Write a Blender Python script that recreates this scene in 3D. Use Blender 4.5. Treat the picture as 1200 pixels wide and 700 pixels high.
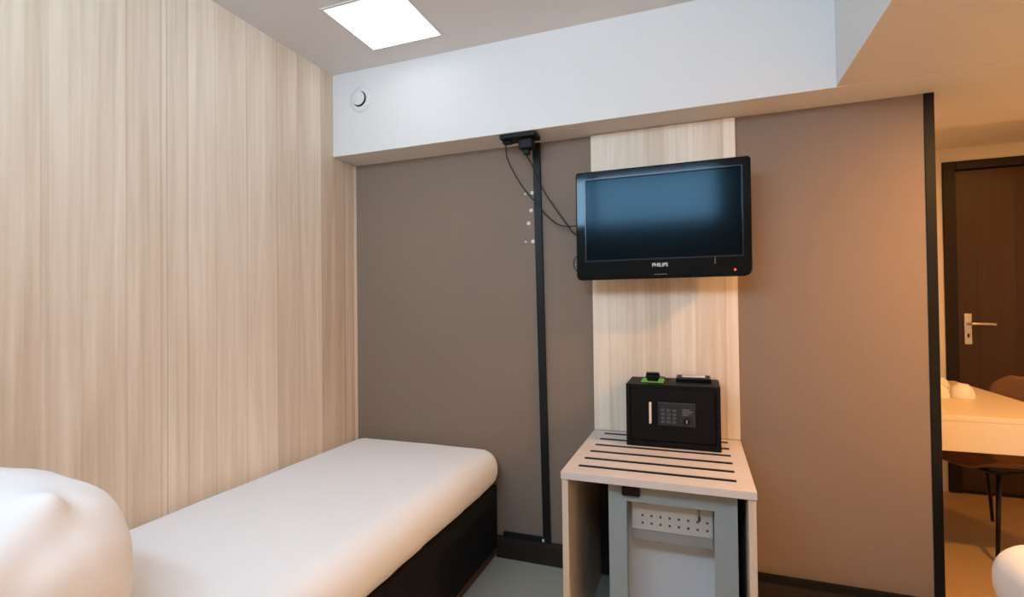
import bpy, bmesh, math, random
from mathutils import Vector, Matrix, noise as mnoise
random.seed(7)
for o in list(bpy.data.objects):
    bpy.data.objects.remove(o, do_unlink=True)
S = bpy.context.scene
COL = S.collection

# ------------------------------------------------------------------ dimensions (metres)
H = 1.25                      # eye height
D = 2.336                     # back wall
XL = -1.785                   # left wall
ZB = 2.041                    # underside of the beam
YB = 2.145                    # face of the beam
ZC = 2.472                    # ceiling
XP1, XP2 = -0.454, 0.164      # wood wall panel and cabinet
YF, ZT = 1.70, 0.669          # cabinet front, cabinet top
XJ = 0.825                    # end of the back wall
XS = 0.496                    # side of the lowered ceiling
XR = 2.45                     # right wall
Y0 = -0.20                    # window wall behind the camera
YD = 4.06                     # entrance door wall
ZE = 2.239                    # entrance ceiling
YE = 2.84                     # far edge of the beam over the passage

# ------------------------------------------------------------------ camera
FPX, YAW, PITCH, ROLL = 587.23, math.radians(20.23), math.radians(0.7607), math.radians(-0.6747)
fw = Vector((-math.sin(YAW)*math.cos(PITCH), math.cos(YAW)*math.cos(PITCH), math.sin(PITCH)))
rt0 = Vector((math.cos(YAW), math.sin(YAW), 0)); up0 = rt0.cross(fw)
rt = math.cos(ROLL)*rt0 + math.sin(ROLL)*up0
up = -math.sin(ROLL)*rt0 + math.cos(ROLL)*up0
cd = bpy.data.cameras.new('camera'); cam = bpy.data.objects.new('camera', cd); COL.objects.link(cam)
cd.sensor_fit = 'HORIZONTAL'; cd.sensor_width = 36.0; cd.lens = 36.0*FPX/1200.0; cd.clip_start = 0.02
M4 = Matrix((rt, up, -fw)).transposed().to_4x4(); M4.translation = Vector((0, 0, H))
cam.matrix_world = M4
S.camera = cam

# ------------------------------------------------------------------ light
w = bpy.data.worlds.new('sky'); S.world = w; w.use_nodes = True
bg = w.node_tree.nodes['Background']
bg.inputs['Color'].default_value = (0.58, 0.80, 1.0, 1); bg.inputs['Strength'].default_value = 20.5
WX0, WX1, WZ0, WZ1 = -1.60, 0.22, 1.92, 2.44          # window opening behind the camera
pl = bpy.data.lights.new('window_portal', 'AREA'); pl.shape = 'RECTANGLE'
pl.size = WX1-WX0; pl.size_y = WZ1-WZ0; pl.cycles.is_portal = True
po = bpy.data.objects.new('window_portal', pl); COL.objects.link(po)
po.location = ((WX0+WX1)/2, Y0-0.02, (WZ0+WZ1)/2); po.rotation_euler = (math.radians(90), 0, 0)

vs = S.view_settings
S.display_settings.display_device = 'sRGB'
vs.view_transform = 'Standard'; vs.look = 'None'; vs.exposure = 0.0; vs.gamma = 1.0; vs.use_curve_mapping = False
WARM = (1.0, 0.50, 0.145)
def lamp_light(name, loc, power, radius, color=WARM, parent=None):
    l = bpy.data.lights.new(name, 'POINT'); l.energy = power; l.shadow_soft_size = radius; l.color = color
    o = bpy.data.objects.new(name, l); COL.objects.link(o); o.location = loc
    if parent: o.parent = parent
    return o

# ------------------------------------------------------------------ materials
def newmat(name):
    m = bpy.data.materials.new(name); m.use_nodes = True
    return m, m.node_tree, m.node_tree.nodes['Principled BSDF']
def srgb(r, g, b):
    f = lambda c: (c/255/12.92) if c/255 <= .04045 else ((c/255+.055)/1.055)**2.4
    return (f(r), f(g), f(b), 1)
def plain(name, col, rough=.5, metal=0, spec=.5, var=.06, scale=40, bump=0.0, coat=0, emit=None, es=0, tint=None):
    m, nt, b = newmat(name); N = nt.nodes; L = nt.links
    b.inputs['Roughness'].default_value = rough; b.inputs['Metallic'].default_value = metal
    b.inputs['Specular IOR Level'].default_value = spec; b.inputs['Coat Weight'].default_value = coat
    tc = N.new('ShaderNodeTexCoord'); no = N.new('ShaderNodeTexNoise'); no.inputs['Scale'].default_value = scale
    no.inputs['Detail'].default_value = 3
    L.new(tc.outputs['Object'], no.inputs['Vector'])
    mx = N.new('ShaderNodeMix'); mx.data_type = 'RGBA'
    mx.inputs['A'].default_value = tuple(c*(1-var) for c in col[:3])+(1,)
    mx.inputs['B'].default_value = tuple(min(1, c*(1+var)) for c in col[:3])+(1,)
    L.new(no.outputs['Fac'], mx.inputs['Factor']); L.new(mx.outputs['Result'], b.inputs['Base Color'])
    if bump:
        bp = N.new('ShaderNodeBump'); bp.inputs['Strength'].default_value = bump; bp.inputs['Distance'].default_value = .002
        L.new(no.outputs['Fac'], bp.inputs['Height']); L.new(bp.outputs['Normal'], b.inputs['Normal'])
    if tint: b.inputs['Specular Tint'].default_value = tint
    if emit:
        b.inputs['Emission Color'].default_value = emit; b.inputs['Emission Strength'].default_value = es
    return m
def math_node(nt, op, a, b=None):
    n = nt.nodes.new('ShaderNodeMath'); n.operation = op
    for i, v in enumerate((a, b)):
        if v is None: continue
        if isinstance(v, (int, float)): n.inputs[i].default_value = v
        else: nt.links.new(v, n.inputs[i])
    return n.outputs[0]
def wood(name, light, dark, stave=7.5, rough=.45, contrast=1.0, grain=1.0, off=0.0, vertical='Z'):
    """printed stave decor: staves of uneven width run along `vertical`, fine grain inside"""
    m, nt, b = newmat(name); N = nt.nodes; L = nt.links
    b.inputs['Roughness'].default_value = rough; b.inputs['Specular IOR Level'].default_value = .3
    tc = N.new('ShaderNodeTexCoord'); sp = N.new('ShaderNodeSeparateXYZ'); L.new(tc.outputs['Object'], sp.inputs[0])
    if vertical == 'Z': u = math_node(nt, 'ADD', math_node(nt, 'ADD', sp.outputs['X'], sp.outputs['Y']), off); v = sp.outputs['Z']
    else: u = math_node(nt, 'ADD', math_node(nt, 'ADD', sp.outputs['Z'], sp.outputs['Y']), off); v = sp.outputs['X']
    def vor(scale, feat='F1'):
        n = N.new('ShaderNodeTexVoronoi'); n.voronoi_dimensions = '1D'; n.feature = feat
        n.inputs['Scale'].default_value = scale; L.new(u, n.inputs['W']); return n
    v1 = vor(stave); v2 = vor(stave*2.3)
    s1 = N.new('ShaderNodeSeparateColor'); L.new(v1.outputs['Color'], s1.inputs[0])
    s2 = N.new('ShaderNodeSeparateColor'); L.new(v2.outputs['Color'], s2.inputs[0])
    # grain: noise stretched along the stave, shifted per stave
    cb = N.new('ShaderNodeCombineXYZ')
    L.new(math_node(nt, 'MULTIPLY', u, 60.0), cb.inputs[0]); L.new(math_node(nt, 'MULTIPLY', v, 1.6), cb.inputs[1])
    L.new(math_node(nt, 'MULTIPLY', s1.outputs[1], 30.0), cb.inputs[2])
    g = N.new('ShaderNodeTexNoise'); g.inputs['Scale'].default_value = 1.0; g.inputs['Detail'].default_value = 6; g.inputs['Roughness'].default_value = .62
    L.new(cb.outputs[0], g.inputs['Vector'])
    cb2 = N.new('ShaderNodeCombineXYZ')
    L.new(math_node(nt, 'MULTIPLY', u, 15.0), cb2.inputs[0]); L.new(math_node(nt, 'MULTIPLY', v, .9), cb2.inputs[1]); L.new(math_node(nt, 'MULTIPLY', s1.outputs[2], 20.0), cb2.inputs[2])
    g2 = N.new('ShaderNodeTexNoise'); g2.inputs['Scale'].default_value = 1.0; g2.inputs['Detail'].default_value = 3; g2.inputs['Distortion'].default_value = .8
    L.new(cb2.outputs[0], g2.inputs['Vector'])
    de = vor(stave, 'DISTANCE_TO_EDGE')
    edge = math_node(nt, 'MULTIPLY', math_node(nt, 'LESS_THAN', de.outputs['Distance'], .035), s1.outputs[2])
    t = math_node(nt, 'MULTIPLY', s1.outputs[0], .44*contrast)
    t = math_node(nt, 'ADD', t, math_node(nt, 'MULTIPLY', s2.outputs[0], .13*contrast))
    t = math_node(nt, 'ADD', t, math_node(nt, 'MULTIPLY', math_node(nt, 'SUBTRACT', g.outputs['Fac'], .42), .62*grain))
    t = math_node(nt, 'ADD', t, math_node(nt, 'MULTIPLY', math_node(nt, 'SUBTRACT', g2.outputs['Fac'], .45), .75*grain))
    t = math_node(nt, 'ADD', t, math_node(nt, 'MULTIPLY', edge, .30*contrast))
    mx = N.new('ShaderNodeMix'); mx.data_type = 'RGBA'; mx.clamp_factor = True
    mx.inputs['A'].default_value = light; mx.inputs['B'].default_value = dark
    L.new(t, mx.inputs['Factor']); L.new(mx.outputs['Result'], b.inputs['Base Color'])
    bp = N.new('ShaderNodeBump'); bp.inputs['Strength'].default_value = .12; bp.inputs['Distance'].default_value = .001
    L.new(g.outputs['Fac'], bp.inputs['Height']); L.new(bp.outputs['Normal'], b.inputs['Normal'])
    return m
def fabric(name, col, var=.08, weave=420, blot=1.6, bump=.25, rough=.9, sheen=0):
    m, nt, b = newmat(name); N = nt.nodes; L = nt.links
    b.inputs['Roughness'].default_value = rough; b.inputs['Specular IOR Level'].default_value = .2
    b.inputs['Sheen Weight'].default_value = sheen
    tc = N.new('ShaderNodeTexCoord')
    a = N.new('ShaderNodeTexNoise'); a.inputs['Scale'].default_value = weave; a.inputs['Detail'].default_value = 2
    c = N.new('ShaderNodeTexNoise'); c.inputs['Scale'].default_value = blot; c.inputs['Detail'].default_value = 4
    L.new(tc.outputs['Object'], a.inputs['Vector']); L.new(tc.outputs['Object'], c.inputs['Vector'])
    f = math_node(nt, 'ADD', math_node(nt, 'MULTIPLY', a.outputs['Fac'], .55), math_node(nt, 'MULTIPLY', c.outputs['Fac'], .45))
    mx = N.new('ShaderNodeMix'); mx.data_type = 'RGBA'
    mx.inputs['A'].default_value = tuple(k*(1-var*2) for k in col[:3])+(1,); mx.inputs['B'].default_value = tuple(min(1, k*(1+var*2)) for k in col[:3])+(1,)
    L.new(f, mx.inputs['Factor']); L.new(mx.outputs['Result'], b.inputs['Base Color'])
    bp = N.new('ShaderNodeBump'); bp.inputs['Strength'].default_value = bump; bp.inputs['Distance'].default_value = .001
    L.new(a.outputs['Fac'], bp.inputs['Height']); L.new(bp.outputs['Normal'], b.inputs['Normal'])
    return m
def glassy(name, gloss=.1, tint=(1, 1, 1, 1), rough=.03):
    m = bpy.data.materials.new(name); m.use_nodes = True; nt = m.node_tree; nt.nodes.clear()
    o = nt.nodes.new('ShaderNodeOutputMaterial'); mx = nt.nodes.new('ShaderNodeMixShader')
    t = nt.nodes.new('ShaderNodeBsdfTransparent'); g = nt.nodes.new('ShaderNodeBsdfGlossy')
    t.inputs[0].default_value = tint; g.inputs['Roughness'].default_value = rough; mx.inputs[0].default_value = gloss
    nt.links.new(t.outputs[0], mx.inputs[1]); nt.links.new(g.outputs[0], mx.inputs[2]); nt.links.new(mx.outputs[0], o.inputs[0])
    return m

MAT = dict(
    white=plain('white_paint', srgb(221, 217, 214), .75, var=.012, scale=3, bump=.03),
    wallpaper=fabric('brown_wallpaper', srgb(137, 119, 105), var=.06),
    wood=wood('pale_stave_laminate', srgb(243, 229, 211), srgb(186, 157, 126)),
    wood_panel=wood('pale_stave_laminate_panel', srgb(243, 229, 211), srgb(186, 157, 126), stave=8, off=3.3),
    wood_top=wood('pale_laminate_top', srgb(226, 212, 204), srgb(200, 184, 174), contrast=.5, grain=.7, vertical='X', off=1.1),
    wood_side=wood('pale_laminate_side', srgb(232, 214, 194), srgb(198, 170, 142), contrast=.6, off=5.2),
    edge=plain('laminate_edge', srgb(225, 212, 200), .5, var=.02),
    floor=plain('grey_vinyl_floor', srgb(176, 172, 158), .42, var=.05, scale=9, bump=.04),
    floor_tan=plain('entrance_floor_tan', srgb(178, 146, 104), .42, var=.05, scale=9, bump=.04),  # warmer base colour than the grey floor, otherwise the same settings
    skirting=wood('skirting_and_cabinet_shade', srgb(52, 42, 38), srgb(30, 23, 20), vertical='X', rough=.5),
    blackstrip=plain('black_strip', srgb(16, 16, 17), .5, spec=.2),
    trunk=plain('black_trunking', srgb(18, 20, 23), .5, spec=.3),
    sheet=fabric('white_cotton', srgb(244, 244, 246), var=.008, weave=600, blot=5, bump=.06, sheen=.1),
    bedbase=fabric('black_upholstery', srgb(24, 23, 25), weave=500),
    brownboard=wood('brown_base_strip', srgb(112, 66, 44), srgb(80, 42, 26), vertical='X'),
    gloss=plain('gloss_black_plastic', srgb(6, 7, 9), .07, var=.0, spec=.32, tint=(.7, .88, 1, 1)),
    matte=plain('matte_black_plastic', srgb(14, 14, 15), .5, spec=.25, var=.03),
    screen=plain('lcd_screen', srgb(5, 9, 13), .13, var=0, spec=.18, tint=(.42, .75, 1, 1)),
    rim=plain('screen_rim', srgb(34, 37, 42), .2, metal=.5, var=0),
    silverprint=plain('silver_print', srgb(200, 202, 206), .35, metal=.2, var=0),
    led=plain('red_led', srgb(220, 40, 40), .4, var=0, emit=(1, .06, .05, 1), es=1.6),
    safe=plain('black_powder_coat', srgb(10, 9, 9), .55, spec=.18, var=.05, scale=300, bump=.05),
    keypad=plain('keypad_plate', srgb(32, 34, 38), .4, var=.02),
    key=plain('keypad_key', srgb(70, 76, 86), .45, var=.02),
    print=plain('grey_print', srgb(120, 124, 132), .5, var=0),
    bar=plain('brushed_bar', srgb(225, 215, 205), .4, metal=.1, var=.02),
    steel=plain('satin_steel', srgb(205, 200, 190), .3, metal=.75, var=.02),
    green=plain('green_card', srgb(95, 190, 60), .5, var=.03),
    paper=plain('white_paper', srgb(225, 223, 220), .6, var=.01),
    fridge=plain('grey_door_frame', srgb(150, 160, 162), .4, var=.02),
    fridgebody=plain('fridge_body', srgb(30, 31, 33), .5),
    fridgein=plain('fridge_liner', srgb(236, 236, 236), .45, var=.01),
    plate=plain('evaporator_plate', srgb(222, 214, 202), .5, var=.01),
    tray_shade=plain('shaded_drip_tray', srgb(168, 164, 158), .5, var=.02),  # grey tone includes the shade below the cooling plate
    hole=plain('dark_hole', srgb(70, 66, 62), .7, var=0),
    door=wood('dark_brown_veneer', srgb(72, 50, 36), srgb(40, 26, 17), stave=6, contrast=.7),
    doorframe=plain('dark_door_frame', srgb(30, 23, 19), .5, spec=.25, var=.06),
    desk=plain('cream_laminate', srgb(226, 208, 182), .4, var=.015, scale=20),
    cup=plain('white_porcelain', srgb(238, 232, 220), .15, var=.005, coat=.3),
    chair=fabric('brown_seat_fabric', srgb(128, 94, 68), var=.06),
    blackmetal=plain('black_metal', srgb(14, 14, 15), .4, metal=.3),
    ledpanel=plain('light_diffuser', srgb(250, 250, 250), .5, var=0, emit=(.93, .98, 1, 1), es=2.2),
    bulb=plain('warm_bulb', srgb(255, 230, 190), .5, var=0, emit=(1, .62, .3, 1), es=6.0),
    glass=glassy('window_glass', .06),
    fglass=glassy('fridge_glass', .05, (.93, .95, .97, 1)),
    pvc=plain('window_pvc', srgb(235, 235, 235), .4, var=.01),
    cable=plain('black_cable', srgb(20, 20, 22), .45),
    void=plain('valve_gap', srgb(45, 43, 42), .8, var=0),
)

# ------------------------------------------------------------------ geometry helpers
def link(name, me, mat, parent=None, smooth=False):
    if mat: me.materials.append(MAT[mat] if isinstance(mat, str) else mat)
    if smooth:
        for p in me.polygons: p.use_smooth = True
    o = bpy.data.objects.new(name, me); COL.objects.link(o)
    if parent: o.parent = parent
    return o
def from_bm(name, bm, mat, parent=None, smooth=False):
    bmesh.ops.recalc_face_normals(bm, faces=bm.faces[:])
    me = bpy.data.meshes.new(name); bm.to_mesh(me); bm.free()
    return link(name, me, mat, parent, smooth)
def tag(o, label, cat, group=None, kind=None):
    o['label'] = label; o['category'] = cat
    if group: o['group'] = group
    if kind: o['kind'] = kind
    return o
def thing(name, loc, label, cat, group=None, kind=None, rz=0):
    e = bpy.data.objects.new(name, None); COL.objects.link(e); e.location = loc; e.rotation_euler = (0, 0, rz)
    e.empty_display_size = .05
    return tag(e, label, cat, group, kind)
def add_box(bm, x0, x1, y0, y1, z0, z1, bev=0, seg=2):
    r = bmesh.ops.create_cube(bm, size=1.0)
    vs_ = r['verts']
    for v in vs_:
        v.co = Vector((x0+(v.co.x+.5)*(x1-x0), y0+(v.co.y+.5)*(y1-y0), z0+(v.co.z+.5)*(z1-z0)))
    if bev:
        es = list({e for v in vs_ for e in v.link_edges})
        bmesh.ops.bevel(bm, geom=es, offset=bev, segments=seg, profile=.5, affect='EDGES')
def box(name, b, mat, parent=None, bev=0, seg=2, org=None):
    """box b = (x0,x1,y0,y1,z0,z1) in world metres; `org` = location of the parent empty"""
    x0, x1, y0, y1, z0, z1 = b
    if org is not None:
        x0 -= org[0]; x1 -= org[0]; y0 -= org[1]; y1 -= org[1]; z0 -= org[2]; z1 -= org[2]
    bm = bmesh.new(); add_box(bm, x0, x1, y0, y1, z0, z1, bev, seg)
    return from_bm(name, bm, mat, parent)
def struct(name, boxes, mat, label, cat, bev=0):
    bm = bmesh.new()
    for b in boxes: add_box(bm, *b, bev)
    return tag(from_bm(name, bm, mat), label, cat, kind='structure')
def tube_bm(bm, pts, rad, n=10, cap=True):
    pts = [Vector(p) for p in pts]; rings = []
    rads = rad if isinstance(rad, (list, tuple)) else [rad]*len(pts)
    prev = None
    for i, p in enumerate(pts):
        t = (pts[min(i+1, len(pts)-1)]-pts[max(i-1, 0)]).normalized()
        if prev is None:
            a = Vector((0, 0, 1)) if abs(t.z) < .9 else Vector((1, 0, 0))
            nrm = t.cross(a).normalized()
        else:
            nrm = (prev-t*prev.dot(t)).normalized()
        prev = nrm; bn = t.cross(nrm)
        rings.append([bm.verts.new(p+rads[i]*(math.cos(2*math.pi*k/n)*nrm+math.sin(2*math.pi*k/n)*bn)) for k in range(n)])
    for a, b in zip(rings, rings[1:]):
        for k in range(n): bm.faces.new((a[k], a[(k+1) % n], b[(k+1) % n], b[k]))
    if cap: bm.faces.new(rings[0][::-1]); bm.faces.new(rings[-1])
def tube(name, pts, rad, mat, parent=None, n=10):
    bm = bmesh.new(); tube_bm(bm, pts, rad, n); return from_bm(name, bm, mat, parent, True)
def spline(pts, sub=8):
    P = [Vector(p) for p in pts]; out = []
    for i in range(len(P)-1):
        p0, p1, p2, p3 = P[max(i-1, 0)], P[i], P[i+1], P[min(i+2, len(P)-1)]
        for k in range(sub):
            t = k/sub
            out.append(.5*((2*p1)+(-p0+p2)*t+(2*p0-5*p1+4*p2-p3)*t*t+(-p0+3*p1-3*p2+p3)*t**3))
    return out+[P[-1]]
def lathe(name, prof, mat, parent=None, n=32, axis='Z', smooth=True):
    """profile of (radius, height); closed surface of revolution"""
    bm = bmesh.new(); rings = []
    def pt(r, h, a):
        x, y = r*math.cos(a), r*math.sin(a)
        return (x, y, h) if axis == 'Z' else ((x, -h, y) if axis == 'Y' else (h, x, y))
    for r, h in prof:
        if r < 1e-6: rings.append([bm.verts.new(pt(0, h, 0))])
        else: rings.append([bm.verts.new(pt(r, h, 2*math.pi*k/n)) for k in range(n)])
    for a, b in zip(rings, rings[1:]):
        for k in range(n):
            k2 = (k+1) % n
            if len(a) == 1 and len(b) == 1: continue
            if len(a) == 1: bm.faces.new((a[0], b[k], b[k2]))
            elif len(b) == 1: bm.faces.new((a[k], a[k2], b[0]))
            else: bm.faces.new((a[k], a[k2], b[k2], b[k]))
    o = from_bm(name, bm, mat, parent, smooth)
    if smooth:
        try: o.data.set_sharp_from_angle(angle=math.radians(38))
        except Exception: pass
    return o
def rounded_rect(w, h, rads, seg=8):
    """outline in x,z centred on 0; rads = (top right, top left, bottom left, bottom right)"""
    out = []
    for (cx, cz, a0, r) in ((1, 1, 0, rads[0]), (-1, 1, 90, rads[1]), (-1, -1, 180, rads[2]), (1, -1, 270, rads[3])):
        for k in range(seg+1):
            a = math.radians(a0+90*k/seg)
            out.append((cx*(w/2-r)+r*math.cos(a), cz*(h/2-r)+r*math.sin(a)))
    return out
def slab_xz(name, outline, y0, y1, mat, parent=None, bev=0, hole=None):
    """prism of an x,z outline between y0 (front) and y1; optional inner outline = opening (same point count)"""
    bm = bmesh.new()
    def ring(o, y): return [bm.verts.new((x, y, z)) for x, z in o]
    n = len(outline)
    a, b = ring(outline, y0), ring(outline, y1)
    for k in range(n): bm.faces.new((a[k], a[(k+1) % n], b[(k+1) % n], b[k]))
    if hole:
        c, d = ring(hole, y0), ring(hole, y1)
        for k in range(n):
            k2 = (k+1) % n
            bm.faces.new((c[k], d[k], d[k2], c[k2])); bm.faces.new((a[k], c[k], c[k2], a[k2])); bm.faces.new((b[k], b[k2], d[k2], d[k]))
    else:
        bm.faces.new(a[::-1]); bm.faces.new(b)
    if bev:
        bmesh.ops.recalc_face_normals(bm, faces=bm.faces[:])
        es = [e for e in bm.edges if abs(e.verts[0].co.y-y0) < 1e-6 and abs(e.verts[1].co.y-y0) < 1e-6
              and e.verts[0] in a and e.verts[1] in a]
        bmesh.ops.bevel(bm, geom=es, offset=bev, segments=3, profile=.5, affect='EDGES')
    return from_bm(name, bm, mat, parent)
def soft_box(name, b, r, mat, parent=None, n=(40, 60, 14), amp=0.0, dome=0.0, sag=None):
    """cushion-like box: grid cube pushed onto a rounded box, with wrinkle noise"""
    x0, x1, y0, y1, z0, z1 = b
    c = Vector(((x0+x1)/2, (y0+y1)/2, (z0+z1)/2)); hx, hy, hz = (x1-x0)/2, (y1-y0)/2, (z1-z0)/2
    bm = bmesh.new(); idx = {}
    def vert(i, j, k):
        if (i, j, k) in idx: return idx[i, j, k]
        def w_(t, nn, hh):      # denser toward the rounded border
            s = 2*t/nn-1; return hh*math.sin(s*math.pi/2)*.6+hh*s*.4
        p = Vector((w_(i, n[0], hx), w_(j, n[1], hy), w_(k, n[2], hz)))
        q = Vector((max(-hx+r, min(hx-r, p.x)), max(-hy+r, min(hy-r, p.y)), max(-hz+r, min(hz-r, p.z))))
        d = p-q; nrm = d.normalized() if d.length > 1e-9 else Vector((0, 0, 0)); out = q+nrm*r if d.length > 1e-9 else p
        wv = c+out
        if dome and out.z > 0: wv.z += dome*(1-(out.x/hx)**2)*(1-(out.y/hy)**4)
        if amp:
            side = abs(nrm.x)+abs(nrm.y)
            s = mnoise.noise(Vector((wv.x*9, wv.y*9, wv.z*2.5)))+.5*mnoise.noise(Vector((wv.x*23, wv.y*23, wv.z*4)))
            t = mnoise.noise(Vector((wv.x*2.2+7, wv.y*3.1, 1)))
            wv += nrm*(amp*side*s+amp*.8*(1-min(1, side))*t)
        idx[i, j, k] = bm.verts.new(wv); return idx[i, j, k]
    for i in range(n[0]):
        for j in range(n[1]):
            for k in (0, n[2]): bm.faces.new((vert(i, j, k), vert(i+1, j, k), vert(i+1, j+1, k), vert(i, j+1, k)))
    for i in range(n[0]):
        for k in range(n[2]):
            for j in (0, n[1]): bm.faces.new((vert(i, j, k), vert(i+1, j, k), vert(i+1, j, k+1), vert(i, j, k+1)))
    for j in range(n[1]):
        for k in range(n[2]):
            for i in (0, n[0]): bm.faces.new((vert(i, j, k), vert(i, j+1, k), vert(i, j+1, k+1), vert(i, j, k+1)))
    return from_bm(name, bm, mat, parent, True)
def text_mesh(name, body, size, mat, parent, loc, bold=0.0, align='CENTER', sx=1.0):
    cu = bpy.data.curves.new(name, 'FONT'); cu.body = body; cu.size = size; cu.align_x = align; cu.align_y = 'CENTER'
    cu.extrude = .0003; cu.offset = bold
    o = bpy.data.objects.new(name+'_tmp', cu); COL.objects.link(o)
    dg = bpy.context.evaluated_depsgraph_get(); me = bpy.data.meshes.new_from_object(o.evaluated_get(dg))
    bpy.data.objects.remove(o, do_unlink=True)
    me.transform(Matrix.Translation(loc) @ Matrix.Rotation(math.radians(90), 4, 'X') @ Matrix.Diagonal((sx, 1, 1, 1)))
    me.name = name; me.materials.clear()
    return link(name, me, mat, parent)

# ================================================================== THE SETTING
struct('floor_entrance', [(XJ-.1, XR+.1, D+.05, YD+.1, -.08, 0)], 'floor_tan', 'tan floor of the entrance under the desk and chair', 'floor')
struct('floor', [(XL-.1, XR+.1, Y0-.1, D+.05, -.08, 0)], 'floor', 'grey vinyl floor running from the beds to the entrance', 'floor')
struct('ceiling', [(XL-.1, XR+.1, Y0-.1, YB+.02, ZC, ZC+.1)], 'white', 'white painted ceiling over the bed with a square light panel', 'ceiling')
struct('ceiling_beam', [(XL-.1, XR+.1, YB, YE, ZB, ZC+.1)], 'white', 'white painted beam across the top of the brown wall', 'beam')
struct('ceiling_soffit', [(XS, XR+.1, Y0-.1, YB-.002, ZB+.003, ZC+.1)], 'white', 'lowered white ceiling box at the upper right, above the second bed', 'ceiling')
struct('ceiling_entrance', [(XJ-.1, XR+.1, YE, YD+.1, ZE, ZE+.1)], 'white', 'low white ceiling over the entrance in front of the dark door', 'ceiling')
struct('wall_back', [(XL-.1, XJ, D, D+.10, 0, ZB)], 'wallpaper', 'brown textured wall behind the television and the bed foot', 'wall')
struct('wall_passage', [(XJ-.1, XJ+.02, D+.11, YD+.1, 0, ZE+.1)], 'white', 'wall of the entrance behind the brown partition, carrying the desk', 'wall')
struct('wall_right', [(XR, XR+.1, Y0-.1, YD+.1, 0, ZC)], 'white', 'white wall beside the second bed at the right', 'wall')
# window wall behind the camera
struct('wall_front', [(XL-.1, WX0, Y0-.1, Y0, 0, ZC), (WX1, XR+.1, Y0-.1, Y0, 0, ZC), (WX0, WX1, Y0-.1, Y0, 0, WZ0), (WX0, WX1, Y0-.1, Y0, WZ1, ZC)],
       'white', 'white window wall behind the bed heads', 'wall')
WXM = -.88
wn = thing('window_1', ((WX0+WX1)/2, Y0-.05, WZ0), 'wide high window with white frame that lights the room', 'window', kind='structure')
o3 = wn.location
for b in ((WX0, WX1, Y0-.08, Y0-.03, WZ0, WZ0+.05), (WX0, WX1, Y0-.08, Y0-.03, WZ1-.05, WZ1), (WX0, WX0+.05, Y0-.08, Y0-.03, WZ0+.05, WZ1-.05),
          (WX1-.05, WX1, Y0-.08, Y0-.03, WZ0+.05, WZ1-.05), (WXM-.03, WXM+.03, Y0-.08, Y0-.03, WZ0+.05, WZ1-.05)):
    box('frame_bar', b, 'pvc', wn, .004, org=o3)
for a, b in ((WX0+.05, WXM-.03), (WXM+.03, WX1-.05)):
    box('pane', (a, b, Y0-.058, Y0-.052, WZ0+.05, WZ1-.05), 'glass', wn, org=o3)
# left wall: pale wood-decor boards on a plain backing, open joint at each board edge
wl = struct('wall_left', [(XL-.1, XL-.016, Y0-.1, D, 0, ZC)], 'void', 'wall clad in pale striped wood boards beside the bed', 'wall')
ys = [Y0, .02, 1.262, D]
for k in range(3):
    top = ZC
    if k < 2:
        box('panel', (XL-.016, XL, ys[k]+.0005, ys[k+1]-.0005, 0, top), 'wood', wl, .0012, 1)
    else:   # last board is notched round the beam
        bm = bmesh.new(); P = [(ys[k]+.0005, 0), (D-.001, 0), (D-.001, ZB-.001), (YB-.001, ZB-.001), (YB-.001, ZC), (ys[k]+.0005, ZC)]
        a = [bm.verts.new((XL, y, z)) for y, z in P]; b = [bm.verts.new((XL-.016, y, z)) for y, z in P]
        bm.faces.new(a); bm.faces.new(b[::-1])
        for i in range(6): bm.faces.new((a[i], b[i], b[(i+1) % 6], a[(i+1) % 6]))
        from_bm('panel', bm, 'wood', wl)
# skirting and the black post at the end of the partition
bb = struct('baseboard_back', [(-.955, XP1+.004, D-.018, D, 0, .106), (XP2-.004, XJ, D-.018, D, 0, .106)], 'skirting', 'dark skirting along the foot of the brown wall', 'baseboard', .002)
box('cap_strip', (XP2-.004, XJ-.001, D-.024, D-.001, .094, .122), 'blackstrip', bb, .002)
struct('trim_1', [(XJ, XJ+.033, D-.004, D+.104, 0, ZB)], 'blackstrip', 'black post closing the end of the brown partition wall', 'trim', .002)
# entrance door wall and door
DX0, DX1, DZ = 1.595, 2.42, 2.10
FW = .072
struct('wall_entrance', [(XJ-.1, DX0-FW+.002, YD, YD+.1, 0, ZE), (DX0-FW, XR+.1, YD, YD+.1, DZ+.05, ZE)], 'white', 'narrow strip of wall around the dark entrance door', 'wall')
d1 = thing('door_1', (DX0, YD, 0), 'dark brown wooden entrance door with a satin lever handle', 'door', kind='structure')
do = d1.location
box('frame_post', (DX0-FW, DX0-.004, YD-.012, YD+.1, 0, DZ+.052), 'doorframe', d1, .003, org=do)
box('frame_head', (DX0-.004, XR, YD-.012, YD+.1, DZ-.002, DZ+.052), 'doorframe', d1, .003, org=do)
lf = box('door_leaf', (DX0+.004, XR-.004, YD+.028, YD+.07, .006, DZ-.006), 'door', d1, .002, org=do)
box('light_leak_backing', (DX0-.004, XR, YD+.072, YD+.1, .012, DZ), 'doorframe', d1, 0, org=do)  # backing sheet added behind the leaf to keep sky light from leaking in
box('threshold', (DX0-.004, XR, YD+.0, YD+.1, 0, .012), 'doorframe', d1, 0, org=do)
hx = 1.652-do.x; hy = .028; hz = 1.075
hp = box('handle_plate', (hx-.02, hx+.02, hy-.008, hy, hz-.115, hz+.085), 'steel', lf, .003)
bm = bmesh.new(); tube_bm(bm, spline([(hx, hy-.006, hz+.02), (hx, hy-.045, hz+.02), (hx+.012, hy-.055, hz+.02), (hx+.06, hy-.056, hz+.019), (hx+.122, hy-.054, hz+.016)], 6), .0095, 12)
from_bm('lever', bm, 'steel', lf, True)
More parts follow.
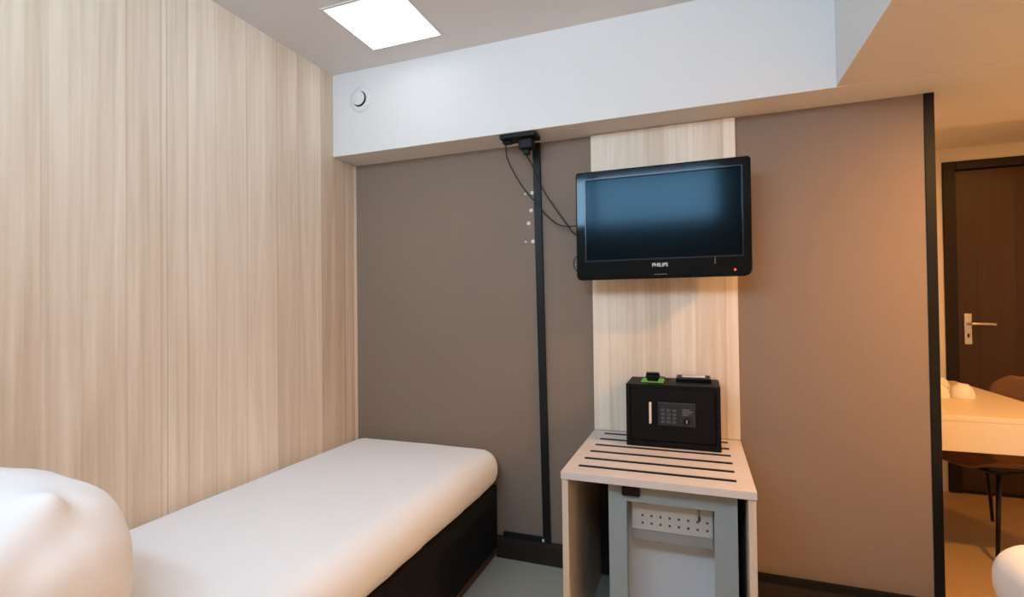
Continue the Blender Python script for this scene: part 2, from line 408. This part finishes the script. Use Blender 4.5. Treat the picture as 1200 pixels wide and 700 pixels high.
box('keyhole', (hx-.006, hx+.006, hy-.0095, hy-.007, hz-.07, hz-.045), 'void', lf, .001)

# ================================================================== BEDS
def bed(label, x0, x1, y0, y1, ztop, zb):
    cx = (x0+x1)/2
    e = thing('single_bed', (cx, y0, 0), label, 'bed')
    bs = soft_or = box('bed_base', (x0+.002, x1-.03, y0+.01, y1-.006, .045, zb), 'bedbase', e, .012, 3, org=e.location)
    box('base_strip', (x0+.03, x1-.045, y0+.05, y1-.012, 0, .046), 'brownboard', e, .002, org=e.location)  # brown strip along the floor below the bed base
    mt = soft_box('mattress', (x0+.008-cx, x1-cx, .0, y1-.002-y0, zb-.004, ztop), (ztop-zb)*.47, 'sheet', e, amp=.0038, dome=.012)
    return e
bed('white-made single bed with black base along the wood wall', XL, -.918, .14, D, .545, .357)
bed('white-made bed corner peeking in beside the entrance at lower right', .808, 1.70, .02, 2.0, .53, .30)

hb_ = box('headboard', (XL+.005, -.95, .035, .11, 0, .97), 'bedbase', None, .015, 3)
tag(hb_, 'black padded headboard behind the slumped pillow', 'headboard')

def pillow(label, loc, rad, ex, ridge, folds):
    """plump slumped pillow: superellipsoid body, raised case seam along the `ridge` polyline, creases along `folds`"""
    n, m = 120, 80
    bm = bmesh.new(); C = Vector(loc)
    sg = lambda t, e: math.copysign(abs(t)**e, t)
    def seg(p, a, b):
        ab = b-a; t = max(0, min(1, (p-a).dot(ab)/ab.length_squared)); return (p-(a+ab*t)).length, t
    def place(la, lo):
        d = Vector((sg(math.cos(la), ex)*sg(math.cos(lo), ex), sg(math.cos(la), ex)*sg(math.sin(lo), ex), sg(math.sin(la), ex)))
        p = C+Vector((d.x*rad[0], d.y*rad[1], d.z*rad[2]))
        nr = Vector((d.x/rad[0], d.y/rad[1], d.z/rad[2])).normalized()
        p += nr*(.010*mnoise.noise(p*6)+.004*mnoise.noise(p*17))
        q = p.copy()
        for k in range(len(ridge)-1):
            dist, t = seg(q, Vector(ridge[k]), Vector(ridge[k+1]))
            p += nr*(.010, .026, .018)[k]*math.exp(-(dist/(.022, .040, .045)[k])**2)
        tip = Vector(ridge[1]); p += (tip-C).normalized()*.007*math.exp(-((q-tip).length/.034)**2)
        for a, b, dep, wd in folds:
            dist, t = seg(q, Vector(a), Vector(b)); p -= nr*dep*math.sin(math.pi*min(1, max(.12, t)))**.5*math.exp(-(dist/wd)**2)
        if p.z < .559: p.z = .559+(p.z-.559)*.01
        return bm.verts.new(p-C)
    rows = [[place(-math.pi/2+math.pi*r/m, 2*math.pi*k/n) for k in range(n)] for r in range(1, m)]
    bot = place(-math.pi/2, 0); top = place(math.pi/2, 0)
    for a, b in zip(rows, rows[1:]):
        for k in range(n): bm.faces.new((a[k], a[(k+1) % n], b[(k+1) % n], b[k]))
    for k in range(n):
        bm.faces.new((bot, rows[0][(k+1) % n], rows[0][k])); bm.faces.new((top, rows[-1][k], rows[-1][(k+1) % n]))
    o = from_bm('pillow', bm, 'sheet', None, True); o.location = loc
    return tag(o, label, 'pillow')
pillow('plump white pillow slumped on the near end of the bed by the wood wall', (-1.412, .478, .70), (.38, .335, .232), .88,
       [(-1.13, .665, .70), (-1.165, .575, .865), (-1.10, .44, .80), (-1.08, .25, .76)],
       [((-1.10, .585, .82), (-1.075, .60, .66), .010, .020), ((-1.09, .56, .74), (-1.07, .38, .66), .020, .024), ((-1.2, .69, .80), (-1.13, .67, .64), .010, .014), ((-1.08, .52, .80), (-1.07, .44, .72), .006, .018)])

# ================================================================== CABINET WITH MINIBAR
ct = thing('minibar_cabinet', ((XP1+XP2)/2, D-.02, 0), 'pale open minibar cabinet with black strips on its top below the television', 'cabinet')
co = ct.location
TH = .024
yb = D-.02
tp = box('top_board', (XP1, XP2, YF, yb, ZT-.026, ZT), 'wood_top', ct, .0015, 2, org=co)
for k in range(6):
    y = 1.782+k*.0955
    box('strip', (-.408+k*.002, .112, y-.008, y+.008, ZT-.001, ZT+.0025), 'blackstrip', tp, .001, 1, org=co)
box('side_panel', (XP1+.002, XP1+TH, YF+.008, yb, 0, ZT-.0265), 'wood_side', ct, .001, 1, org=co)
box('side_panel', (XP2-TH, XP2-.002, YF+.008, yb, 0, ZT-.0265), 'wood_side', ct, .001, 1, org=co)
box('shaded_back_panel', (XP1+TH+.001, XP2-TH-.001, yb-.012, yb, .02, ZT-.0265), 'skirting', ct, 0, org=co)  # dark board tone imitates the shade inside the cabinet

# fridge: body shell, liner, glazed door with grey frame
FX0, FX1, FY0, FY1, FZ0, FZ1 = -.299, .112, 1.76, 2.24, .02, .622
fr = thing('minibar_fridge', ((FX0+FX1)/2, FY1, 0), 'grey-framed glass-door minibar fridge inside the pale cabinet', 'fridge')
fo = fr.location
yb0 = FY0+.045
for nm, b in (('shell_side', (FX0, FX0+.03, yb0, FY1, FZ0, FZ1)), ('shell_side', (FX1-.03, FX1, yb0, FY1, FZ0, FZ1)),
              ('shell_top', (FX0+.03, FX1-.03, yb0, FY1, FZ1-.03, FZ1)), ('shell_bottom', (FX0+.03, FX1-.03, yb0, FY1, FZ0, FZ0+.04)),
              ('shell_back', (FX0+.03, FX1-.03, FY1-.03, FY1, FZ0+.04, FZ1-.03))):
    box(nm, b, 'fridgebody', fr, .001, 1, org=fo)
# liner (inner white tray)
li = [(FX0+.030, FX0+.034, yb0, FY0+.15, FZ0+.04, FZ1-.03), (FX1-.034, FX1-.030, yb0, FY0+.15, FZ0+.04, FZ1-.03),
      (FX0+.034, FX1-.034, yb0, FY0+.15, FZ1-.034, FZ1-.03), (FX0+.034, FX1-.034, yb0, FY0+.15, FZ0+.04, FZ0+.044), (FX0+.034, FX1-.034, FY0+.146, FY0+.15, FZ0+.044, FZ1-.034)]
bm = bmesh.new()
for b in li: add_box(bm, b[0]-fo.x, b[1]-fo.x, b[2]-fo.y, b[3]-fo.y, b[4]-fo.z, b[5]-fo.z)
from_bm('liner', bm, 'fridgein', fr)
# door
OX0, OX1, OZ0, OZ1 = -.238, .043, .07, .572
dr = bmesh.new()
for b in ((FX0, OX0, FZ0, FZ1), (OX1, FX1, FZ0, FZ1), (OX0, OX1, OZ1, FZ1), (OX0, OX1, FZ0, OZ0)):
    add_box(dr, b[0]-fo.x, b[1]-fo.x, FY0-fo.y, FY0+.042-fo.y, b[2], b[3])
dd = from_bm('door_frame', dr, 'fridge', fr)
box('door_glass', (OX0+.0005, OX1-.0005, FY0+.008, FY0+.013, OZ0+.0005, OZ1-.0005), 'fglass', dd, 0, org=fo)
# perforated cooling plate just inside the glass
ev = box('cooling_plate', (OX0+.012, OX1-.004, FY0+.055, FY0+.060, .458, .588), 'plate', fr, .001, 1, org=fo)
for r_ in range(2):
    for c_ in range(8):
        x = OX0+.048+c_*.0302; z = .508-r_*.026
        bm = bmesh.new(); bmesh.ops.create_cone(bm, cap_ends=True, segments=10, radius1=.0042, radius2=.0042, depth=.002)
        bmesh.ops.rotate(bm, verts=bm.verts[:], cent=(0, 0, 0), matrix=Matrix.Rotation(math.radians(90), 3, 'X'))
        bmesh.ops.translate(bm, verts=bm.verts[:], vec=(x-fo.x, FY0+.0545-fo.y, z))
        from_bm('hole', bm, 'hole', ev)
box('drip_tray', (OX0+.01, OX1-.002, FY0+.060, FY0+.145, .418, .457), 'tray_shade', fr, .003, 2, org=fo)
la = box('latch', (-.252, -.192, FY0-.016, FY0+.01, .594, .630), 'matte', dd, .004, 2, org=fo)
bm = bmesh.new(); tube_bm(bm, [(-.004-fo.x, FY0+.050-fo.y, .575), (-.004-fo.x, FY0+.050-fo.y, .53), (-.004-fo.x, FY0+.050-fo.y, .528), (-.004-fo.x, FY0+.050-fo.y, .512)], [.0012, .0012, .0045, .004], 8)
from_bm('thermostat_probe', bm, 'hole', fr, True)

# wood panel on the wall above the cabinet
wp = box('wall_panel', (XP1, XP2, D-.018, D, ZT+.0005, ZB-.002), 'wood_panel', None, .001, 1)
tag(wp, 'tall pale wood-decor panel on the brown wall behind the television', 'panel')

# ================================================================== SAFE AND WHAT LIES ON IT
SX0, SX1, SY0, SY1, SZ0, SZ1 = -.279, .081, 2.10, 2.312, ZT+.0026, .922
sf = thing('safe', ((SX0+SX1)/2, SY1, SZ0), 'black steel safe with keypad standing on the pale cabinet', 'safe')
so = sf.location
bm = bmesh.new()
w2, dp, hh = (SX1-SX0)/2, SY0-SY1, SZ1-SZ0
add_box(bm, -w2, w2, dp+.012, 0, 0, hh, .002, 1)                     # body
for b in ((-w2, -w2+.016, .022, hh-.012), (w2-.016, w2, .022, hh-.012), (-w2, w2, hh-.012, hh), (-w2, w2, 0, .022)):
    add_box(bm, b[0], b[1], dp, dp+.013, b[2], b[3])
from_bm('body', bm, 'safe', sf)
sd = box('door', (-w2+.018, w2-.018, dp+.004, dp+.011, .024, hh-.014), 'safe', sf, .0015, 2)
hb = box('pull_bar', (-.183-.0045-so.x, -.183+.0045-so.x, dp-.014, dp+.004, .766-so.z, .852-so.z), 'bar', sd, .003, 3)
kp = box('keypad', (-.153-so.x, -.011-so.x, dp-.004, dp+.004, .760-so.z, .853-so.z), 'keypad', sd, .002, 2)
for r_ in range(4):
    for c_ in range(3):
        x = -.135+c_*.022-so.x; z = .822-r_*.0155-so.z
        box('key', (x-.007, x+.007, dp-.0055, dp-.0035, z-.005, z+.005), 'key', kp, .001, 1)
for k in range(4):
    z = .828-k*.0075-so.z
    box('printed_line', (-.060-so.x, -.060+(.028, .040, .032, .022)[k]-so.x, dp-.0044, dp-.0038, z-.0013, z+.0013), 'print', kp)
kn = lathe('lock_cover', [(0, .008), (.012, .008), (.0135, .005), (.0135, 0)], 'matte', kp, 20, 'Y')
kn.location = (-.044-so.x, dp-.004, .782-so.z)
box('lock_slot', (-.0455-so.x, -.0425-so.x, dp-.0135, dp-.0118, .776-so.z, .79-so.z), 'silverprint', kp)

gc = box('card', (-.225, -.135, 2.150, 2.262, SZ1+.0004, SZ1+.0024), 'green', None, .0008, 1)
tag(gc, 'bright green card lying on the black safe', 'card')
sg = thing('small_device', (-.178, 2.19, SZ1+.0026), 'small black device standing on the green card', 'device')
bm = bmesh.new()
Pq = [(-.021, 0, .0), (.021, 0, .0), (.030, 0, .024), (-.030, 0, .024)]
f = [bm.verts.new((x, -.016-(.006 if z > .01 else 0), z)) for x, _, z in Pq]; g_ = [bm.verts.new((x, .016, z)) for x, _, z in Pq]
bm.faces.new(f); bm.faces.new(g_[::-1])
for i in range(4): bm.faces.new((f[i], f[(i+1) % 4], g_[(i+1) % 4], g_[i]))
bmesh.ops.bevel(bm, geom=bm.edges[:], offset=.003, segments=2, profile=.5, affect='EDGES')
from_bm('body', bm, 'matte', sg)
box('cap', (-.027, .027, -.014, .018, .0245, .036), 'gloss', sg, .003, 2)
tube('wire', spline([(.026, .005, .018), (.045, .0, .016), (.058, .012, .006), (.066, .03, .0035)], 6), .0022, 'cable', sg, 8)
tr = thing('tray', (-.018, 2.235, SZ1), 'shallow black tray with a white paper slip on the black safe', 'tray')
bm = bmesh.new()
for b in ((-.068, .068, -.048, .06, .0005, .006), (-.068, .068, -.048, -.042, .006, .018), (-.068, .068, .054, .06, .006, .018), (-.068, -.062, -.042, .054, .006, .018), (.062, .068, -.042, .054, .006, .018)):
    add_box(bm, *b)
from_bm('tray_body', bm, 'gloss', tr)
sl = box('paper_slip', (-.064, .058, -.03, .05, .0185, .0195), 'matte', tr)
pp = box('paper', (-.044, .046, -.024, .034, .0197, .0212), 'paper', tr)
for k in range(2): box('printed_bar', (-.036, .036-.03*k, .018-.016*k, .023-.016*k, .0213, .0216), 'print', pp)

# ================================================================== TELEVISION
TX0, TX1, TZ0, TZ1, TY = -.487, .205, 1.353, 1.821, 2.136
tv = thing('television', ((TX0+TX1)/2, D-.018, TZ0), 'black flat-screen television hung on the pale wood panel', 'television')
to = tv.location
tw, th_ = TX1-TX0, TZ1-TZ0
ty = TY-to.y
cz = th_/2
def shift(o, dx, dz): return [(x+dx, z+dz) for x, z in o]
outl = shift(rounded_rect(tw, th_, (.014, .014, .022, .03)), 0, cz)
cxs = (-.442+.170)/2-(TX0+TX1)/2; czs = (1.437+1.783)/2-TZ0
sw, sh_ = .612, .346
hole = shift(rounded_rect(sw+.012, sh_+.012, (.004,)*4), cxs, czs)
bz = slab_xz('bezel', outl, ty, ty+.035, 'gloss', tv, bev=.006, hole=hole)
rim_o = shift(rounded_rect(sw+.0115, sh_+.0115, (.004,)*4), cxs, czs); rim_i = shift(rounded_rect(sw, sh_, (.002,)*4), cxs, czs)
slab_xz('screen_rim', rim_o, ty-.002, ty+.012, 'rim', bz, hole=rim_i)
slab_xz('screen', shift(rounded_rect(sw, sh_, (.002,)*4), cxs, czs), ty+.006, ty+.012, 'screen', tv)
slab_xz('rear_shell', shift(rounded_rect(tw-.03, th_-.03, (.02,)*4), 0, cz), ty+.0355, ty+.085, 'matte', tv)
box('back_bulge', (-.22, .22, ty+.0855, ty+.11, .06, .36), 'matte', tv, .01)
box('mount_plate', (-.12, .12, -.02, -.0005, cz-.11, cz+.11), 'blackmetal', tv, .002)
box('mount_arm', (-.03, .03, ty+.111, -.021, cz-.05, cz+.05), 'blackmetal', tv, .003)
ux = lambda X: X-to.x
text_mesh('maker_lettering', 'PHILIPS', .0215, 'silverprint', bz, (ux(-.139), ty-.0008, 1.408-to.z), .0002, sx=.92)
for k in range(5):
    box('small_mark', (ux(-.162)+k*.0105, ux(-.162)+k*.0105+.0075, ty-.0006, ty+.001, 1.3685-to.z, 1.3715-to.z), 'print', bz)
ld = lathe('standby_light', [(0, .0012), (.0035, .0012), (.0045, 0), (.0045, -.002)], 'led', bz, 14, 'Y'); ld.location = (ux(.143), ty, 1.379-to.z)
box('speaker_seam', (ux(.070), ux(.0715), ty-.0006, ty+.001, 1.405-to.z, 1.431-to.z), 'print', bz)

# ================================================================== POWER OUTLET, TRUNKING AND CABLES
px = thing('socket_strip', (-.752, 2.20, ZB), 'black socket box under the white beam', 'socket')
bm = bmesh.new(); add_box(bm, -.095, .078, -.048, .042, -.022, -.0005, .004, 2)
from_bm('housing', bm, 'matte', px)
box('adapter_plug', (-.010, .056, -.028, .03, -.07, -.0225), 'matte', px, .008, 3)
box('plug_neck', (.008, .036, -.012, .018, -.094, -.0695), 'matte', px, .005, 2)
box('cable_plug', (-.092, -.05, -.02, .02, -.033, -.0225), 'matte', px, .004, 2)
tk = thing('cable_trunking', (-.70, D-.001, .12), 'thin black cable duct running down the brown wall to the skirting', 'cable duct')
ko = tk.location
def skew_strip(name, xa, xb, z0, z1, wd, dp_):
    bm = bmesh.new(); v = []
    for x, z in ((xa, z0), (xb, z1)):
        for sx in (-wd/2, wd/2):
            for y in (-dp_, 0): v.append(bm.verts.new((x+sx-ko.x, y, z-ko.z)))
    for q in ((0, 1, 3, 2), (4, 6, 7, 5), (0, 2, 6, 4), (1, 5, 7, 3), (0, 4, 5, 1), (2, 3, 7, 6)): bm.faces.new([v[i] for i in q])
    bmesh.ops.bevel(bm, geom=bm.edges[:], offset=.002, segments=2, profile=.5, affect='EDGES')
    return from_bm(name, bm, 'trunk', tk)
skew_strip('upright', -.692, -.722, .107, ZB-.003, .036, .017)
box('foot_run', (-.915, -.7115, D-.022, D-.001, .107, .129), 'trunk', tk, .002, org=ko)
box('white_clip', (-.713, -.703, D-.0235, D-.0175, .113, .126), 'paper', tk, .001, 1, org=ko)
def cable(label, pts, r=.0032):
    o = tube('cable', spline(pts, 8), r, 'cable', None, 8); return tag(o, label, 'cable', 'television cables')
cable('thin black cable looping widest from the socket box to the television',
      [(-.836, 2.20, ZB-.034), (-.839, 2.22, 1.995), (-.841, 2.24, 1.953), (-.808, 2.26, 1.874), (-.764, 2.285, 1.798), (-.711, 2.30, 1.734), (-.677, 2.302, 1.688), (-.615, 2.29, 1.633), (-.55, 2.27, 1.612), (-.47, 2.245, 1.612)])
cable('thin black cable hanging straighter from the adapter to the television',
      [(-.731, 2.203, ZB-.096), (-.726, 2.23, 1.93), (-.709, 2.26, 1.882), (-.684, 2.295, 1.807), (-.634, 2.312, 1.722), (-.575, 2.312, 1.636), (-.531, 2.29, 1.581), (-.46, 2.25, 1.53)])
cable('small cable loop sticking out behind the lower left edge of the television',
      [(-.47, 2.235, 1.475), (-.508, 2.235, 1.468), (-.522, 2.235, 1.44), (-.515, 2.235, 1.41), (-.49, 2.235, 1.392), (-.46, 2.235, 1.39)], .0026)
for (x, z, l) in ((-.749, 1.80, 'topmost white wall plug left of the black cable duct'), (-.755, 1.713, 'second white wall plug from the top left of the black duct'),
                  (-.769, 1.651, 'third white wall plug from the top, set furthest from the duct'), (-.748, 1.561, 'lowest white wall plug left of the black cable duct')):
    o = lathe('wall_plug', [(0, .003), (.0035, .003), (.0045, .004), (.0085, .003), (.0095, 0), (.0095, -.004)], 'paper', None, 16, 'Y'); o.location = (x, D, z)
    tag(o, l, 'wall plug', 'white wall plugs beside the cable duct')
for (x, z, l) in ((-.785, 1.797, 'upper pale filled drill hole on the brown wall'), (-.785, 1.561, 'lower pale filled drill hole on the brown wall')):
    o = lathe('filler_spot', [(0, .001), (.0045, .0008), (.0055, 0), (.0055, -.002)], 'plate', None, 12, 'Y'); o.location = (x, D, z)
    tag(o, l, 'wall mark', 'filled holes beside the cable duct')

# ================================================================== ON BEAM AND CEILING
av = thing('air_valve', (-1.607, YB, 2.318), 'round white air valve on the beam in the corner by the wood wall', 'air vent')
lathe('ring', [(.040, .012), (.047, .013), (.060, .008), (.066, .003), (.067, 0), (.040, 0)], 'white', av, 40, 'Y')
lathe('throat', [(0, .001), (.0405, .001), (.0405, .009)], 'void', av, 32, 'Y')
dc = lathe('disc', [(0, .024), (.026, .0235), (.034, .021), (.036, .017), (.030, .012), (0, .012)], 'white', av, 36, 'Y')
dc.location = (-.0025, 0, .002)
tube('spindle', [(0, -.013, 0), (0, 0, 0)], .006, 'white', av, 8)
pn = thing('ceiling_light', (-1.24, 1.74, ZC), 'square glowing light panel set in the white ceiling', 'ceiling light')
LX0, LX1, LY0, LY1 = -1.418, -1.062, 1.652, 1.992
bm = bmesh.new()
for b in ((LX0-.012, LX1+.012, LY0-.012, LY0), (LX0-.012, LX1+.012, LY1, LY1+.012), (LX0-.012, LX0, LY0, LY1), (LX1, LX1+.012, LY0, LY1)):
    add_box(bm, b[0]+1.24, b[1]+1.24, b[2]-1.74, b[3]-1.74, -.0032, -.0003)
from_bm('frame', bm, 'white', pn)
box('diffuser', (LX0+1.24, LX1+1.24, LY0-1.74, LY1-1.74, -.003, -.0004), 'ledpanel', pn)

# lamps outside the view: a floor lamp added to warm the soffit underside, plus spots in soffit and entrance
wlp = thing('fill_floor_lamp', (1.86, .92, 0), 'added unseen floor lamp that warms the lowered ceiling beside the second bed', 'lamp')
lathe('base', [(0, 0), (.12, 0), (.125, .006), (.12, .018), (.02, .026), (0, .026)], 'steel', wlp, 32)
tube('pole', [(0, 0, .024), (0, 0, 1.20)], .010, 'steel', wlp, 12)
lathe('socket_cup', [(0, 1.195), (.022, 1.197), (.028, 1.235), (.024, 1.238), (0, 1.22)], 'steel', wlp, 20)
lamp_light('fill_lamp_light', (0, 0, 1.30), 7, .05, WARM, wlp)
def downlight(label, loc, power, color):
    e = thing('ceiling_spotlight', loc, label, 'lamp', 'recessed warm spotlights')
    lathe('trim_ring', [(.054, -.002), (.068, -.004), (.072, -.0005), (.054, -.0005)], 'steel', e, 28)
    lathe('lens', [(0, -.0008), (.054, -.0008), (.054, -.0015), (0, -.0015)], 'bulb', e, 24)
    l = bpy.data.lights.new('spotlight_light', 'AREA'); l.shape = 'DISK'; l.size = .10; l.energy = power; l.color = color
    o = bpy.data.objects.new('spotlight_light', l); COL.objects.link(o); o.location = (0, 0, -.004); o.parent = e
downlight('round recessed warm spotlight in the lowered ceiling above the second bed', (1.32, 1.62, ZB+.0028), 38, WARM)
downlight('round recessed warm spotlight in the entrance ceiling', (1.95, 3.2, ZE), 9, (1, .42, .09))
# ================================================================== DESK, CUPS, CHAIR IN THE ENTRANCE
DK = (XJ+.0205, 1.515, 2.755, 3.93)
dk = thing('wall_desk', (XJ+.0205, 3.34, .58), 'cream wall desk with a deep front edge behind the partition', 'desk')
do_ = dk.location
box('desk_top', (DK[0], DK[1], DK[2], DK[3], .715, .740), 'desk', dk, .002, 2, org=do_)
box('front_apron', (DK[0], DK[1]-.001, DK[2]+.001, DK[2]+.026, .582, .7145), 'desk', dk, .001, 1, org=do_)
box('rear_apron', (DK[0], DK[1]-.001, DK[3]-.026, DK[3]-.001, .582, .7145), 'desk', dk, .001, 1, org=do_)
box('long_rail', (DK[0], DK[0]+.05, DK[2]+.027, DK[3]-.027, .60, .7145), 'desk', dk, .001, 1, org=do_)
def cup(label, x, y, rz):
    e = thing('cup', (x, y, .7402), label, 'cup', 'upturned cups on the desk', rz=rz)
    lathe('bowl', [(.051, 0), (.053, .002), (.052, .018), (.047, .040), (.038, .058), (.028, .066), (.026, .071), (.022, .071), (.021, .067), (.0, .066)], 'cup', e, 36)
    tube('handle', spline([(.048, 0, .018), (.066, 0, .016), (.072, 0, .030), (.062, 0, .043), (.044, 0, .046)], 5), .005, 'cup', e, 8)
    return e
cup('upturned white cup standing clear on the desk, further from the black post', 1.292, 3.27, 2.2)
cup('upturned white cup on the desk, half hidden behind the black post', 1.178, 3.25, 2.4)
cup('upturned white cup at the back of the desk behind the other cups', 1.285, 3.52, 2.0)
lm = thing('kettle_base', (1.235, 3.72, .7402), 'dark round object at the far back of the desk', 'kettle base')
lathe('base_disc', [(0, 0), (.055, 0), (.06, .006), (.056, .03), (.03, .04), (0, .042)], 'matte', lm, 28)
lathe('contact', [(0, .041), (.012, .041), (.012, .052), (0, .052)], 'matte', lm, 16)

ch = thing('shell_chair', (1.425, 3.30, 0), 'brown upholstered shell chair with thin black legs tucked under the desk', 'chair', rz=math.radians(23))
def chair_shell():
    """seat and back in one curved shell: v runs from front edge over the seat up the back, u across"""
    n, m = 20, 30; th = .018
    prof = [(-.235, .425), (-.20, .442), (-.10, .436), (.02, .428), (.11, .436), (.165, .475), (.195, .55), (.215, .66), (.232, .76), (.245, .835)]
    P = spline([(a, 0, b) for a, b in prof], 6)
    L_ = [0]
    for a, b in zip(P, P[1:]): L_.append(L_[-1]+(b-a).length)
    def at(s):
        s *= L_[-1]
        for i in range(len(P)-1):
            if L_[i+1] >= s: 
                t = (s-L_[i])/max(1e-9, L_[i+1]-L_[i]); return P[i].lerp(P[i+1], t)
        return P[-1]
    bm = bmesh.new(); A, B = {}, {}
    for j in range(m+1):
        s = j/m; c = at(s); t = (at(min(1, s+.01))-at(max(0, s-.01))).normalized(); nr = Vector((-t.z, 0, t.x))
        if nr.z < 0 and s < .4: nr = -nr
        hw = .235-.02*s
        k = .0
        if s < .10: hw -= .055*(1-s/.10)**2
        if s > .86: hw -= .10*((s-.86)/.14)**2.6
        for i in range(n+1):
            u = 2*i/n-1
            curl = (.045-.03*s)*abs(u)**3
            p = c+Vector((0, u*hw, 0))+nr*curl
            A[i, j] = bm.verts.new(p); B[i, j] = bm.verts.new(p-nr*th)
    for j in range(m):
        for i in range(n):
            bm.faces.new((A[i, j], A[i+1, j], A[i+1, j+1], A[i, j+1])); bm.faces.new((B[i, j], B[i, j+1], B[i+1, j+1], B[i+1, j]))
    for i in range(n):
        for j in (0, m): bm.faces.new((A[i, j], A[i+1, j], B[i+1, j], B[i, j]))
    for j in range(m):
        for i in (0, n): bm.faces.new((A[i, j], A[i, j+1], B[i, j+1], B[i, j]))
    return from_bm('shell', bm, 'chair', ch, True)
chair_shell()
bm = bmesh.new()
for a, b in (((-.15, -.17, .405), (-.15, .17, .405)), ((.11, -.16, .405), (.11, .14, .405)), ((-.15, -.17, .405), (.11, -.16, .405)), ((-.15, .17, .405), (.11, .14, .405))): tube_bm(bm, [a, b], .009, 8)
from_bm('under_frame', bm, 'blackmetal', ch, True)
for a, b in (((-.15, -.17, .405), (-.225, -.225, 0)), ((.11, -.16, .405), (.225, -.225, 0)), ((-.15, .17, .405), (-.225, .225, 0)), ((.11, .14, .405), (.225, .225, 0))):
    tube('leg', [a, b], [.011, .008], 'blackmetal', ch, 10)
